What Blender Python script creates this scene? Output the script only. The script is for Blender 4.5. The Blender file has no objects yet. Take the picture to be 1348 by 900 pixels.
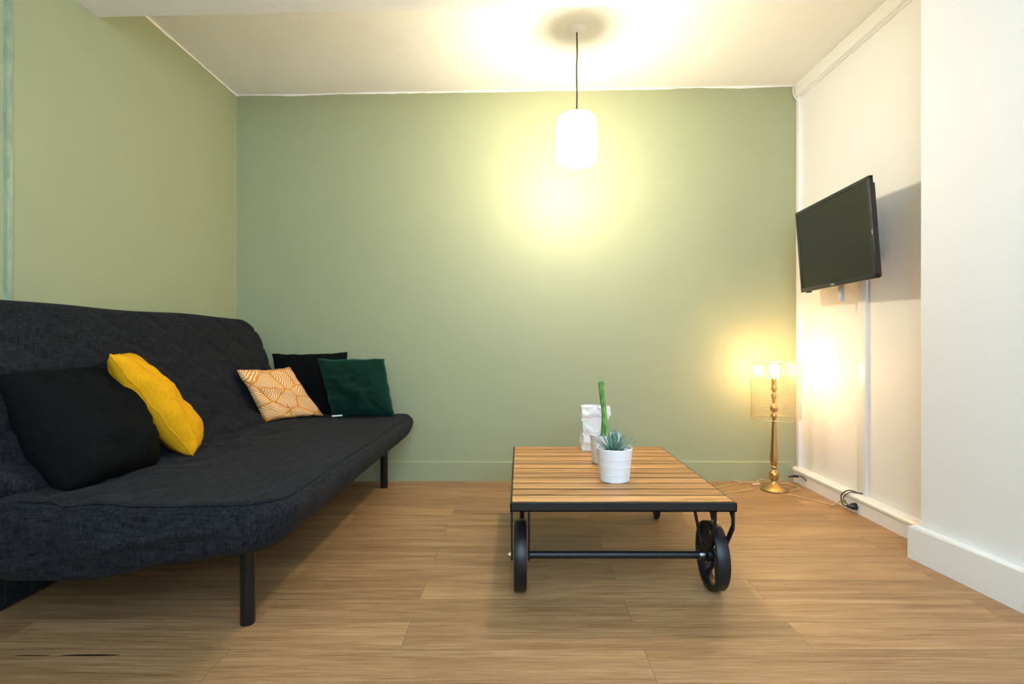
import bpy, bmesh, math, random
from mathutils import Vector, Matrix, noise
random.seed(7)
PI = math.pi
COL = bpy.context.scene.collection
F, CX, CY, H = 700.0, 684.0, 450.0, 0.9          # camera constants measured once from the picture

# ------------------------------------------------------------------ materials
def mat(name):
    m = bpy.data.materials.new(name); m.use_nodes = True
    nt = m.node_tree; b = nt.nodes['Principled BSDF']
    return m, nt, b
def srgb(r, g, b):
    f = lambda c: (c/255/12.92) if c/255 <= .04045 else ((c/255+.055)/1.055)**2.4
    return (f(r), f(g), f(b), 1)
def N(nt, t, **kw):
    n = nt.nodes.new(t)
    for k, v in kw.items(): setattr(n, k, v)
    return n
def L(nt, a, b): nt.links.new(a, b)
def coords(nt, scale=(1,1,1), out='Object', rot=(0,0,0), loc=(0,0,0)):
    tc = N(nt, 'ShaderNodeTexCoord'); mp = N(nt, 'ShaderNodeMapping')
    mp.inputs['Scale'].default_value = scale; mp.inputs['Rotation'].default_value = rot; mp.inputs['Location'].default_value = loc
    L(nt, tc.outputs[out], mp.inputs['Vector']); return mp.outputs['Vector']
def noise_tex(nt, vec, scale, detail=3, rough=.5, dist=0):
    n = N(nt, 'ShaderNodeTexNoise'); n.inputs['Scale'].default_value = scale
    n.inputs['Detail'].default_value = detail; n.inputs['Roughness'].default_value = rough
    n.inputs['Distortion'].default_value = dist
    if vec: L(nt, vec, n.inputs['Vector'])
    return n.outputs['Fac']
def ramp(nt, fac, stops):
    r = N(nt, 'ShaderNodeValToRGB'); L(nt, fac, r.inputs['Fac'])
    el = r.color_ramp.elements
    while len(el) < len(stops): el.new(.5)
    for e, (p, c) in zip(el, stops): e.position = p; e.color = c
    return r.outputs['Color']
def mix(nt, fac, a, b, mode='MIX'):
    m = N(nt, 'ShaderNodeMix', data_type='RGBA', blend_type=mode)
    for i, v in ((0, fac), (6, a), (7, b)):
        if isinstance(v, (int, float, tuple)): m.inputs[i].default_value = v
        else: L(nt, v, m.inputs[i])
    return m.outputs[2]
def math_n(nt, op, a, b=None, c=None):
    m = N(nt, 'ShaderNodeMath', operation=op)
    for i, v in enumerate((a, b, c)):
        if v is None: continue
        if isinstance(v, (int, float)): m.inputs[i].default_value = v
        else: L(nt, v, m.inputs[i])
    return m.outputs[0]
def bump(nt, b, height, strength=.3, dist=.005):
    n = N(nt, 'ShaderNodeBump'); n.inputs['Strength'].default_value = strength; n.inputs['Distance'].default_value = dist
    L(nt, height, n.inputs['Height']); L(nt, n.outputs[0], b.inputs['Normal'])
def simple(name, col, rough=.5, metal=0, spec=.5, bscale=0, bstr=.1, var=0, bdist=.003):
    m, nt, b = mat(name)
    b.inputs['Base Color'].default_value = col; b.inputs['Roughness'].default_value = rough
    b.inputs['Metallic'].default_value = metal; b.inputs['Specular IOR Level'].default_value = spec
    v = coords(nt)
    if var:
        f = noise_tex(nt, v, 6, 4)
        c2 = tuple(min(1, c*(1-var)) for c in col[:3]) + (1,)
        L(nt, mix(nt, f, col, c2), b.inputs['Base Color'])
    if bscale: bump(nt, b, noise_tex(nt, v, bscale, 4), bstr, bdist)
    return m

GREEN = (0.343, 0.376, 0.220, 1)
M = {}
M['green'] = simple('green_wall_paint', GREEN, .52, 0, .5, 22, .18, .06, .004)
M['green_trim'] = simple('green_gloss_paint', GREEN, .42, 0, .5, 30, .05, .04)
M['plaster'] = simple('white_plaster', (.90,.89,.86,1), .75, 0, .3, 5, .35, .03, .02)
M['white_wall'] = simple('white_wall_paint', (.80,.80,.795,1), .6, 0, .4, 25, .08, .02, .003)
M['white_trim'] = simple('white_gloss_paint', (.82,.82,.81,1), .38, 0, .5, 12, .05, .02)
M['black_metal'] = simple('black_coated_iron', (.014,.015,.017,1), .42, .3, .5, 60, .25, .3, .002)
M['black_leg'] = simple('black_satin_metal', (.008,.009,.01,1), .35, .2, .5, 80, .02)
M['steel'] = simple('bright_steel', (.75,.74,.70,1), .25, 1, .5, 80, .02)
M['brass'] = simple('aged_brass', (.62,.43,.17,1), .33, 1, .5, 40, .1, .25)
M['brass_wire'] = simple('brass_wire', (.80,.66,.42,1), .35, .9)
M['black_plastic'] = simple('black_plastic', (.012,.013,.015,1), .3, 0, .5, 90, .02)
M['screen'] = simple('tv_screen_glass', (.006,.0065,.006,1), .2, 0, .38)
M['grey_mark'] = simple('pale_grey_print', (.5,.49,.46,1), .4)
M['grey_plastic'] = simple('grey_plastic', (.55,.55,.56,1), .4)
M['ceramic'] = simple('white_glazed_ceramic', (.82,.83,.84,1), .4, 0, .4)
M['paper'] = simple('white_crumpled_paper', (.86,.86,.83,1), .7, 0, .3, 25, .2, .03)
M['soil'] = simple('dark_potting_soil', (.03,.02,.012,1), .95, 0, .2, 90, 1, .5, .01)
M['gold_cord'] = simple('gold_fabric_flex', (.60,.44,.22,1), .45, .1)
M['cord_black'] = simple('black_flex', (.02,.02,.02,1), .5)
M['tag'] = simple('white_woven_label', (.8,.8,.78,1), .7)
M['mortar_dark'] = simple('dark_underside', (.02,.02,.02,1), .8)

def fabric(name, c1, c2, wscale=1.0, rough=.95, bstr=.35, sheen=.3, wrink=.0):
    m, nt, b = mat(name)
    a = noise_tex(nt, coords(nt, (300*wscale, 24*wscale, 300*wscale)), 1, 2)
    c = noise_tex(nt, coords(nt, (24*wscale, 300*wscale, 90*wscale)), 1, 2)
    d = noise_tex(nt, coords(nt, (200*wscale, 200*wscale, 10*wscale)), 1, 2)
    s = math_n(nt, 'ADD', a, math_n(nt, 'ADD', c, d)); s = math_n(nt, 'MULTIPLY', s, .333)
    L(nt, ramp(nt, s, [(.38, c1), (.62, c2)]), b.inputs['Base Color'])
    h = s
    if wrink:
        w = noise_tex(nt, coords(nt, (4, 7, 5)), 1, 4, .55, 1.2)
        h = math_n(nt, 'ADD', s, math_n(nt, 'MULTIPLY', w, wrink))
    bump(nt, b, h, bstr, .004)
    b.inputs['Roughness'].default_value = rough; b.inputs['Specular IOR Level'].default_value = .08
    b.inputs['Sheen Weight'].default_value = sheen; b.inputs['Sheen Roughness'].default_value = .5
    return m
M['sofa'] = fabric('charcoal_woven_cover', (.0045,.005,.006,1), (.023,.0235,.028,1), .8, bstr=.45, sheen=.02, wrink=.4)
M['black_cushion'] = fabric('black_cotton', (.0028,.0034,.0035,1), (.0065,.0075,.0078,1), 1.2, sheen=.0, wrink=4)
M['yellow'] = fabric('mustard_linen', (.66,.31,.006,1), (.80,.41,.012,1), 1.2, bstr=.35, sheen=.0, wrink=6)
M['velvet'] = fabric('dark_green_velvet', (.002,.014,.009,1), (.0045,.026,.018,1), 1.6, sheen=.25, wrink=5)
M['velvet'].node_tree.nodes['Principled BSDF'].inputs['Sheen Tint'].default_value = (.1,.5,.35,1)

def floor_mat():
    m, nt, b = mat('oak_laminate_planks')
    v = coords(nt, loc=(.35, .115, 0))
    br = N(nt, 'ShaderNodeTexBrick'); L(nt, v, br.inputs['Vector'])
    br.offset = .41; br.offset_frequency = 2
    for k, x in (('Scale', 1), ('Mortar Size', .0009), ('Mortar Smooth', .2), ('Bias', 0), ('Brick Width', 1.21), ('Row Height', .152)):
        br.inputs[k].default_value = x
    br.inputs['Color1'].default_value = (0,0,0,1); br.inputs['Color2'].default_value = (1,1,1,1); br.inputs['Mortar'].default_value = (.5,.5,.5,1)
    # each plank shifts the grain lookup
    sh = N(nt, 'ShaderNodeVectorMath', operation='MULTIPLY_ADD')
    L(nt, br.outputs['Color'], sh.inputs[0]); sh.inputs[1].default_value = (7.3, 3.1, 0); L(nt, v, sh.inputs[2])
    def mapped(sc):
        mp = N(nt, 'ShaderNodeMapping'); mp.inputs['Scale'].default_value = sc; L(nt, sh.outputs[0], mp.inputs['Vector']); return mp.outputs['Vector']
    g1 = noise_tex(nt, mapped((1.6, 26, 1)), 1, 5, .62, .8)
    g2 = noise_tex(nt, mapped((7, 150, 1)), 1, 4, .6, .3)
    g3 = noise_tex(nt, mapped((.9, 5, 1)), 1, 3, .5, 1.6)
    g = math_n(nt, 'ADD', math_n(nt, 'MULTIPLY', g1, .45), math_n(nt, 'ADD', math_n(nt, 'MULTIPLY', g2, .38), math_n(nt, 'MULTIPLY', g3, .17)))
    c = ramp(nt, g, [(.33, (.15,.074,.027,1)), (.45, (.325,.182,.078,1)), (.54, (.420,.253,.117,1)), (.66, (.54,.355,.185,1))])
    # cathedral figure
    wv = N(nt, 'ShaderNodeTexWave', wave_type='RINGS', rings_direction='Z'); L(nt, mapped((1.1, 9, 1)), wv.inputs['Vector'])
    wv.inputs['Scale'].default_value = 2.2; wv.inputs['Distortion'].default_value = 5; wv.inputs['Detail'].default_value = 3; wv.inputs['Detail Scale'].default_value = 1.2
    c = mix(nt, math_n(nt, 'MULTIPLY', math_n(nt, 'SUBTRACT', 1, wv.outputs['Fac']), .20), c, (.20,.11,.055,1))
    tone = ramp(nt, br.outputs['Color'], [(0, (.86,.85,.84,1)), (1, (1.08,1.06,1.04,1))])
    c = mix(nt, 1.0, c, tone, 'MULTIPLY')
    # dark split in one board near the front left
    def split(cx, cy, rx, ry):
        d = N(nt, 'ShaderNodeVectorMath', operation='LENGTH')
        L(nt, coords(nt, (1/rx, 1/ry, 0), loc=(-cx/rx, -cy/ry, 0)), d.inputs[0])
        return math_n(nt, 'LESS_THAN', d.outputs['Value'], 1)
    s = math_n(nt, 'ADD', split(-1.235, 1.529, .085, .004), split(-1.40, 1.527, .055, .0022))
    c = mix(nt, br.outputs['Fac'], c, (.16,.10,.06,1))
    c = mix(nt, s, c, (.01,.007,.005,1))
    L(nt, c, b.inputs['Base Color'])
    L(nt, math_n(nt, 'MULTIPLY_ADD', g2, .25, .36), b.inputs['Roughness'])
    b.inputs['Specular IOR Level'].default_value = .4
    bump(nt, b, math_n(nt, 'SUBTRACT', g2, math_n(nt, 'MULTIPLY', br.outputs['Fac'], 2)), .12, .002)
    return m
M['floor'] = floor_mat()

def wood_mat():
    m, nt, b = mat('oiled_slat_wood')
    oi = N(nt, 'ShaderNodeObjectInfo')
    mp = N(nt, 'ShaderNodeMapping'); mp.inputs['Scale'].default_value = (2.0, 55, 25)
    tc = N(nt, 'ShaderNodeTexCoord'); L(nt, tc.outputs['Object'], mp.inputs['Vector'])
    rnd = N(nt, 'ShaderNodeCombineXYZ'); L(nt, math_n(nt, 'MULTIPLY', oi.outputs['Random'], 37), rnd.inputs[0]); L(nt, math_n(nt, 'MULTIPLY', oi.outputs['Random'], 11), rnd.inputs[1])
    L(nt, rnd.outputs[0], mp.inputs['Location'])
    g1 = noise_tex(nt, mp.outputs[0], 1, 5, .6, 1.0)
    g2 = noise_tex(nt, mp.outputs[0], 4, 3, .5, .2)
    g = math_n(nt, 'ADD', math_n(nt, 'MULTIPLY', g1, .7), math_n(nt, 'MULTIPLY', g2, .3))
    c = ramp(nt, g, [(.36, (.22,.085,.022,1)), (.47, (.47,.23,.075,1)), (.56, (.62,.34,.13,1)), (.68, (.74,.49,.25,1))])
    t = ramp(nt, oi.outputs['Random'], [(0, (.70,.66,.62,1)), (1, (1.12,1.08,1.02,1))])
    L(nt, mix(nt, 1.0, c, t, 'MULTIPLY'), b.inputs['Base Color'])
    b.inputs['Roughness'].default_value = .42
    bump(nt, b, g, .15, .002); return m
M['wood'] = wood_mat()

def leaf_print():
    m, nt, b = mat('orange_leaf_print')
    uv = coords(nt, (1,1,1), 'UV')
    wn = N(nt, 'ShaderNodeTexNoise'); wn.inputs['Scale'].default_value = 3; L(nt, uv, wn.inputs['Vector'])
    off = N(nt, 'ShaderNodeVectorMath', operation='MULTIPLY_ADD'); L(nt, wn.outputs['Color'], off.inputs[0]); off.inputs[1].default_value = (.14,.14,0); L(nt, uv, off.inputs[2])
    mp = N(nt, 'ShaderNodeMapping'); mp.inputs['Scale'].default_value = (2.9, 3.8, 1); mp.inputs['Rotation'].default_value = (0,0,.5); L(nt, off.outputs[0], mp.inputs['Vector'])
    def vor(feature):
        v = N(nt, 'ShaderNodeTexVoronoi', feature=feature, voronoi_dimensions='2D'); v.inputs['Scale'].default_value = 1; L(nt, mp.outputs[0], v.inputs['Vector']); return v
    v1 = vor('F1'); v2 = vor('DISTANCE_TO_EDGE')
    sep = N(nt, 'ShaderNodeSeparateColor'); L(nt, v1.outputs['Color'], sep.inputs[0])
    ang = math_n(nt, 'MULTIPLY', sep.outputs[0], 6.28)
    sx = N(nt, 'ShaderNodeSeparateXYZ'); L(nt, off.outputs[0], sx.inputs[0])
    d = math_n(nt, 'ADD', math_n(nt, 'MULTIPLY', sx.outputs[0], math_n(nt, 'COSINE', ang)), math_n(nt, 'MULTIPLY', sx.outputs[1], math_n(nt, 'SINE', ang)))
    st = math_n(nt, 'SINE', math_n(nt, 'MULTIPLY', d, 175))
    stripe = math_n(nt, 'GREATER_THAN', st, .15)
    edge = math_n(nt, 'LESS_THAN', v2.outputs['Distance'], .045)
    k = math_n(nt, 'MAXIMUM', stripe, edge)
    cream, orange = (.84,.60,.36,1), (.66,.25,.025,1)
    L(nt, mix(nt, k, cream, orange), b.inputs['Base Color'])
    b.inputs['Roughness'].default_value = .85; b.inputs['Specular IOR Level'].default_value = .2
    bump(nt, b, noise_tex(nt, coords(nt), 18, 4), .4, .006); return m
M['leaf_print'] = leaf_print()

def plant(name, c1, c2, scale=(1,1,1), nscale=30):
    m, nt, b = mat(name)
    f = noise_tex(nt, coords(nt, scale), nscale, 3)
    L(nt, ramp(nt, f, [(.35, c1), (.65, c2)]), b.inputs['Base Color'])
    b.inputs['Roughness'].default_value = .45; b.inputs['Subsurface Weight'].default_value = .0
    bump(nt, b, f, .2, .002); return m
M['cactus'] = plant('cactus_green', (.055,.20,.03,1), (.20,.42,.09,1), (1,1,.5), 60)
M['aloe'] = plant('blue_green_leaf', (.07,.18,.13,1), (.24,.42,.33,1), (1,1,1), 25)
M['batten'] = plant('thick_uneven_green_paint', (.20,.29,.18,1), (.29,.39,.25,1), (1,1,.35), 30)

def emis(name, col, s):
    m, nt, b = mat(name)
    b.inputs['Base Color'].default_value = (1,1,1,1)
    b.inputs['Emission Color'].default_value = col; b.inputs['Emission Strength'].default_value = s
    return m
M['bulb_warm'] = emis('lit_pendant_bulb', (1, .84, .62, 1), 640)
M['bulb_amber'] = emis('lit_table_lamp_bulb', (1, .57, .27, 1), 235)
M['panel_cool'] = emis('lit_ceiling_disc', (.66,.80,1,1), 118)

def frosted():
    m = bpy.data.materials.new('ribbed_frosted_glass'); m.use_nodes = True; nt = m.node_tree
    nt.nodes.clear(); o = N(nt, 'ShaderNodeOutputMaterial')
    tr = N(nt, 'ShaderNodeBsdfTransparent'); tl = N(nt, 'ShaderNodeBsdfTranslucent'); gl = N(nt, 'ShaderNodeBsdfGlossy'); gl.inputs['Roughness'].default_value = .2
    a = N(nt, 'ShaderNodeMixShader'); a.inputs[0].default_value = .30; L(nt, tr.outputs[0], a.inputs[1]); L(nt, tl.outputs[0], a.inputs[2])
    c = N(nt, 'ShaderNodeMixShader'); c.inputs[0].default_value = .05; L(nt, a.outputs[0], c.inputs[1]); L(nt, gl.outputs[0], c.inputs[2])
    L(nt, c.outputs[0], o.inputs[0]); return m
M['frosted'] = frosted()
def pane():
    m = bpy.data.materials.new('window_glass'); m.use_nodes = True; nt = m.node_tree
    nt.nodes.clear(); o = N(nt, 'ShaderNodeOutputMaterial')
    tr = N(nt, 'ShaderNodeBsdfTransparent'); gl = N(nt, 'ShaderNodeBsdfGlossy'); gl.inputs['Roughness'].default_value = .02
    c = N(nt, 'ShaderNodeMixShader'); c.inputs[0].default_value = .06; L(nt, tr.outputs[0], c.inputs[1]); L(nt, gl.outputs[0], c.inputs[2])
    L(nt, c.outputs[0], o.inputs[0]); return m
M['pane'] = pane()

# ------------------------------------------------------------------ helpers
def link(name, bm, m, parent=None, smooth=False, autosmooth=None):
    me = bpy.data.meshes.new(name)
    bmesh.ops.recalc_face_normals(bm, faces=bm.faces)
    bm.to_mesh(me); bm.free()
    me.materials.append(M[m] if isinstance(m, str) else m)
    if smooth or autosmooth:
        for p in me.polygons: p.use_smooth = True
    if autosmooth: me.set_sharp_from_angle(angle=math.radians(autosmooth))
    o = bpy.data.objects.new(name, me); COL.objects.link(o)
    if parent is not None:
        o.parent = parent
        o.matrix_parent_inverse = parent.matrix_basis.inverted()
    return o
def empty(name, loc=(0,0,0), rz=0):
    o = bpy.data.objects.new(name, None); COL.objects.link(o); o.location = loc; o.rotation_euler = (0,0,rz); o.empty_display_size = .1
    return o
def tag(o, label, cat, group=None):
    o['label'] = label; o['category'] = cat
    if group: o['group'] = group
    return o
def struct(o, label=None):
    o['kind'] = 'structure'
    if label: o['label'] = label
    return o
def box(bm, lo, hi, bev=0, seg=2, mtx=None):
    r = bmesh.ops.create_cube(bm, size=1)
    vs = r['verts']
    for v in vs:
        v.co = Vector(((lo[i]+hi[i])/2 + v.co[i]*(hi[i]-lo[i]) for i in range(3)))
    if bev:
        es = list({e for v in vs for e in v.link_edges})
        r2 = bmesh.ops.bevel(bm, geom=es, offset=bev, segments=seg, profile=.5, affect='EDGES')
        vs = list({v for f in r2['faces'] for v in f.verts} | {v for v in vs if v.is_valid})
    if mtx is not None:
        for v in vs: v.co = mtx @ v.co
    return vs
def B(lo, hi, bev=0, seg=2):
    bm = bmesh.new(); box(bm, lo, hi, bev, seg); return bm
def prism(bm, pts, axis, a, b):
    """pts 2D outline; extruded along axis from a to b"""
    def P(p, t):
        if axis == 'z': return (p[0], p[1], t)
        if axis == 'x': return (t, p[0], p[1])
        return (p[0], t, p[1])
    v0 = [bm.verts.new(P(p, a)) for p in pts]; v1 = [bm.verts.new(P(p, b)) for p in pts]
    bm.faces.new(v0); bm.faces.new(v1[::-1])
    n = len(pts)
    for i in range(n): bm.faces.new((v0[i], v1[i], v1[(i+1) % n], v0[(i+1) % n]))
def lathe(bm, prof, c=(0,0,0), n=32, axis='z', cap=True):
    rings = []
    for r, z in prof:
        ring = []
        for i in range(n):
            a = 2*PI*i/n
            if axis == 'z': p = (c[0]+r*math.cos(a), c[1]+r*math.sin(a), c[2]+z)
            else: p = (c[0]+z, c[1]+r*math.cos(a), c[2]+r*math.sin(a))
            ring.append(bm.verts.new(p))
        rings.append(ring)
    for k in range(len(rings)-1):
        for i in range(n):
            j = (i+1) % n
            bm.faces.new((rings[k][i], rings[k][j], rings[k+1][j], rings[k+1][i]))
    if cap:
        bm.faces.new(rings[0][::-1]); bm.faces.new(rings[-1])
    return rings
def catmull(pts, k=6, closed=False):
    P = [Vector(p) for p in pts]; out = []
    n = len(P)
    for i in range(n if closed else n-1):
        if closed: a, b, c, d = P[(i-1) % n], P[i], P[(i+1) % n], P[(i+2) % n]
        else: a, b, c, d = P[max(i-1, 0)], P[i], P[i+1], P[min(i+2, n-1)]
        for s in range(k):
            t = s/k
            out.append(.5*((2*b)+(c-a)*t+(2*a-5*b+4*c-d)*t*t+(3*b-a-3*c+d)*t**3))
    if not closed: out.append(P[-1])
    return out
def tube(bm, pts, r, n=8, closed=False, cap=True):
    P = [Vector(p) for p in pts]; rings = []; up = None
    R = r if isinstance(r, (list, tuple)) else [r]*len(P)
    for i, p in enumerate(P):
        if closed: t = P[(i+1) % len(P)] - P[i-1]
        else: t = P[min(i+1, len(P)-1)] - P[max(i-1, 0)]
        t.normalize()
        if up is None: up = Vector((0,0,1)) if abs(t.z) < .9 else Vector((1,0,0))
        s = t.cross(up)
        if s.length < 1e-4: s = t.orthogonal()
        s.normalize(); up = s.cross(t).normalized()
        rings.append([bm.verts.new(p + R[i]*(math.cos(2*PI*k/n)*s + math.sin(2*PI*k/n)*up)) for k in range(n)])
    m = len(rings)
    for i in range(m if closed else m-1):
        A, Bq = rings[i], rings[(i+1) % m]
        for k in range(n): bm.faces.new((A[k], A[(k+1) % n], Bq[(k+1) % n], Bq[k]))
    if cap and not closed: bm.faces.new(rings[0][::-1]); bm.faces.new(rings[-1])
def copy_tree(o, parent=None):
    c = o.copy(); COL.objects.link(c)
    if parent is not None: c.parent = parent
    for ch in list(o.children): copy_tree(ch, c)
    return c

# ------------------------------------------------------------------ room
XL, XR, YB, YF = -1.839, 1.819, 3.46, -1.05
def ceil_z(x): return 2.506 + (x-XL)/(XR-XL)*.062
struct(link('floor', B((XL-.2, YF-.2, -.1), (XR+.45, YB+.2, 0)), 'floor'), 'oak coloured laminate plank floor')
bm = bmesh.new()
nx, ny = 60, 90
grid = {}
for i in range(nx+1):
    for j in range(ny+1):
        x = XL-.15 + (XR+.55-XL)*i/nx; y = YF-.15 + (YB+.3-YF)*j/ny
        z = ceil_z(x) + .006*noise.noise(Vector((x*1.7, y*1.7, 0))) + .002*noise.noise(Vector((x*7, y*7, 3)))
        grid[i, j] = bm.verts.new((x, y, z))
for i in range(nx):
    for j in range(ny): bm.faces.new((grid[i,j], grid[i+1,j], grid[i+1,j+1], grid[i,j+1]))
r = bmesh.ops.extrude_face_region(bm, geom=bm.faces[:])
for v in [g for g in r['geom'] if isinstance(g, bmesh.types.BMVert)]: v.co.z = 2.80
struct(link('ceiling', bm, 'plaster', smooth=False, autosmooth=40), 'uneven white plaster ceiling')
struct(link('wall_back', B((XL-.15, YB, -.02), (XR+.15, YB+.15, 2.62)), 'green'), 'sage green back wall')
struct(link('wall_left', B((XL-.15, YF-.15, -.02), (XL, YB+.1, 2.62)), 'green'), 'sage green left wall')
struct(link('wall_right', B((XR, 2.0, -.02), (XR+.15, YB+.1, 2.64)), 'white_wall'), 'white right wall behind the television')
# projecting white wall nearer the camera (slightly out of square)
bm = bmesh.new(); prism(bm, [(1.664, 2.204), (1.720, 1.66), (1.86, .3), (1.93, YF-.1), (2.2, YF-.1), (2.2, 2.204)], 'z', -.02, 2.64)
struct(link('wall_right_near', bm, 'white_wall'), 'white projecting wall in the right foreground')
bm = bmesh.new(); prism(bm, [(1.623, 2.225), (1.679, 1.66), (1.82, .3), (1.89, YF), (1.95, YF), (1.95, 2.225)], 'z', 0, .136)
bmesh.ops.bevel(bm, geom=[e for e in bm.edges if all(v.co.z > .1 for v in e.verts)], offset=.006, segments=2, affect='EDGES')
struct(link('baseboard_right_near', bm, 'white_trim'))
# back wall with window behind the camera
bm = bmesh.new()
wx0, wx1, wz0, wz1 = -.7, 1.6, 1.15, 2.3
box(bm, (XL-.15, YF-.15, -.02), (wx0, YF, 2.62)); box(bm, (wx1, YF-.15, -.02), (2.2, YF, 2.62))
box(bm, (wx0, YF-.15, -.02), (wx1, YF, wz0)); box(bm, (wx0, YF-.15, wz1), (wx1, YF, 2.62))
struct(link('wall_front', bm, 'white_wall'))
w = link('window_1', B((wx0, YF-.10, wz0), (wx1, YF-.09, wz1)), 'pane'); struct(w)
bm = bmesh.new()
for x in (wx0, (wx0+wx1)/2-.03, wx1-.06): box(bm, (x, YF-.13, wz0), (x+.06, YF-.06, wz1), .004)
for z in (wz0, wz1-.06): box(bm, (wx0, YF-.125, z), (wx1, YF-.065, z+.06), .004)
link('window_frame', bm, 'white_trim', w)
# ceiling beam
bm = bmesh.new()
pz = lambda x: 2.314 + (x-XL)/(XR-XL)*.082
n = 40; rows = []
for i in range(n+1):
    x = XL + (2.1-XL)*i/n
    jz = .003*noise.noise(Vector((x*3, 0, 1)))
    rows.append([bm.verts.new(p) for p in ((x, 1.98, pz(x)+jz), (x, 2.316, pz(x)+jz), (x, 2.324, pz(x)+.008+jz), (x, 2.324, 2.62), (x, 1.98, 2.62))])
for i in range(n):
    for k in range(5): bm.faces.new((rows[i][k], rows[i][(k+1) % 5], rows[i+1][(k+1) % 5], rows[i+1][k]))
bm.faces.new(rows[0]); bm.faces.new(rows[-1][::-1])
struct(link('trim_1', bm, 'plaster'), 'white plastered ceiling beam')
# green baseboards
def baseboard(name, lo, hi, m, h=.128):
    bm = B(lo, hi); 
    bmesh.ops.bevel(bm, geom=[e for e in bm.edges if all(v.co.z > .05 for v in e.verts)], offset=.009, segments=3, affect='EDGES')
    struct(link(name, bm, m))
baseboard('baseboard_back', (XL, YB-.02, 0), (XR-.05, YB+.01, .131), 'green_trim')
baseboard('baseboard_left', (XL-.01, YF, 0), (XL+.016, YB, .131), 'green_trim')
# white boxed skirting on the right wall
bm = bmesh.new()
prism(bm, [(XR+.02, 0), (1.772, 0), (1.772, .068), (1.766, .071), (1.766, .083), (1.772, .089), (1.790, .094), (XR+.02, .094)], 'y', 2.21, YB-.0)
struct(link('baseboard_right', bm, 'white_trim', autosmooth=30))
# picture-rail moulding along the top of the right wall
bm = bmesh.new(); prism(bm, [(XR+.02, 2.585), (1.790, 2.585), (1.786, 2.56), (1.786, 2.497), (1.792, 2.490), (1.806, 2.487), (1.806, 2.480), (XR+.02, 2.476)], 'y', 2.21, YB)
struct(link('trim_2', bm, 'white_trim', autosmooth=30), 'white moulding where right wall meets ceiling')
# vertical bead in the corner and cable cover
bm = B((XR-.022, YB-.035, .092), (XR+.01, YB, 2.487), .004); struct(link('trim_3', bm, 'white_trim', autosmooth=30), 'white corner bead at the green wall')
bm = B((XR-.014, 2.775, .092), (XR+.01, 2.845, 1.35), .004); struct(link('trim_4', bm, 'white_trim', autosmooth=30), 'white cable cover strip below the television')
# rough vertical batten painted into the left wall
bm = bmesh.new()
prev = None
for i in range(101):
    z = 2.5*i/100; w = .006*noise.noise(Vector((0, 3, z*5))); d = .010+.003*noise.noise(Vector((4, 0, z*22)))
    y0, y1 = 1.897+w*.5, 1.918+w
    if z > 2.25: y1 += .02*(z-2.25)/.25
    ring = [bm.verts.new(p) for p in ((XL-.005, y0-.006, z), (XL+d, y0, z), (XL+d*.6, (y0+y1)/2-.006, z), (XL+d, y1, z), (XL-.005, y1+.006, z))]
    if prev:
        for k in range(4): bm.faces.new((prev[k], prev[k+1], ring[k+1], ring[k]))
    prev = ring
struct(link('trim_5', bm, 'batten', autosmooth=50), 'lumpy painted batten on the left wall')
# ragged white paint line at the head of the green walls
def ragged(name, horizontal, a, b):
    bm = bmesh.new(); prev = None; n = 90
    for i in range(n+1):
        t = a+(b-a)*i/n
        x = XL if not horizontal else t
        dz = .009+.007*noise.noise(Vector((t*3.1, 1, 2)))+.004*noise.noise(Vector((t*15, 1, 5)))
        top = ceil_z(x)+.01; lo = ceil_z(x)-dz
        if horizontal: ring = [bm.verts.new(p) for p in ((t, YB+.002, top), (t, YB-.003, top), (t, YB-.003, lo), (t, YB+.002, lo))]
        else: ring = [bm.verts.new(p) for p in ((XL-.002, t, top), (XL+.003, t, top), (XL+.003, t, lo), (XL-.002, t, lo))]
        if prev:
            for k in range(4): bm.faces.new((prev[k], prev[(k+1) % 4], ring[(k+1) % 4], ring[k]))
        prev = ring
    struct(link(name, bm, 'plaster'))
ragged('trim_6', True, XL, XR-.03); ragged('trim_7', False, 2.33, YB)

# ------------------------------------------------------------------ sofa bed
def slab(hx, hy, hz, R, re, nx, ny, nz, disp=None, profile_groove=0):
    """soft rounded slab around the origin (thickness along z)"""
    bm = bmesh.new(); cache = {}
    def m(i, j, k):
        key = (i, j, k)
        if key in cache: return cache[key]
        x, y, z = (2*i/nx-1)*hx, (2*j/ny-1)*hy, (2*k/nz-1)*hz
        cx = max(-(hx-R), min(hx-R, x)); cy = max(-(hy-R), min(hy-R, y))
        d = Vector((x-cx, y-cy))
        if d.length > 1e-9: d = d*(max(abs(d.x), abs(d.y))/d.length); dirv = d.normalized()
        else: dirv = Vector((0, 0))
        dist = R-d.length
        px, pz = re-dist, abs(z)-(hz-re)
        groove = 0
        if px > 0 and pz > 0:
            l = math.hypot(px, pz); q = max(px, pz)/l; px *= q; pz *= q
            dist = re-px; z = math.copysign(hz-re+pz, z)
            d = dirv*(R-dist)
        co = Vector((cx+d.x, cy+d.y, z))
        n = Vector((dirv.x*max(0, px), dirv.y*max(0, px), math.copysign(max(0, pz), z) if pz > 0 else 0))
        if n.length < 1e-6: n = Vector((0, 0, 1 if z > 0 else -1))
        n.normalize()
        if disp: co = disp(co, n, dist)
        cache[key] = bm.verts.new(co); return cache[key]
    for k in (0, nz):
        for i in range(nx):
            for j in range(ny): bm.faces.new((m(i,j,k), m(i+1,j,k), m(i+1,j+1,k), m(i,j+1,k)))
    for k in range(nz):
        for i in range(nx):
            for j in (0, ny): bm.faces.new((m(i,j,k), m(i+1,j,k), m(i+1,j,k+1), m(i,j,k+1)))
        for j in range(ny):
            for i in (0, nx): bm.faces.new((m(i,j,k), m(i,j+1,k), m(i,j+1,k+1), m(i,j,k+1)))
    return bm
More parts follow.
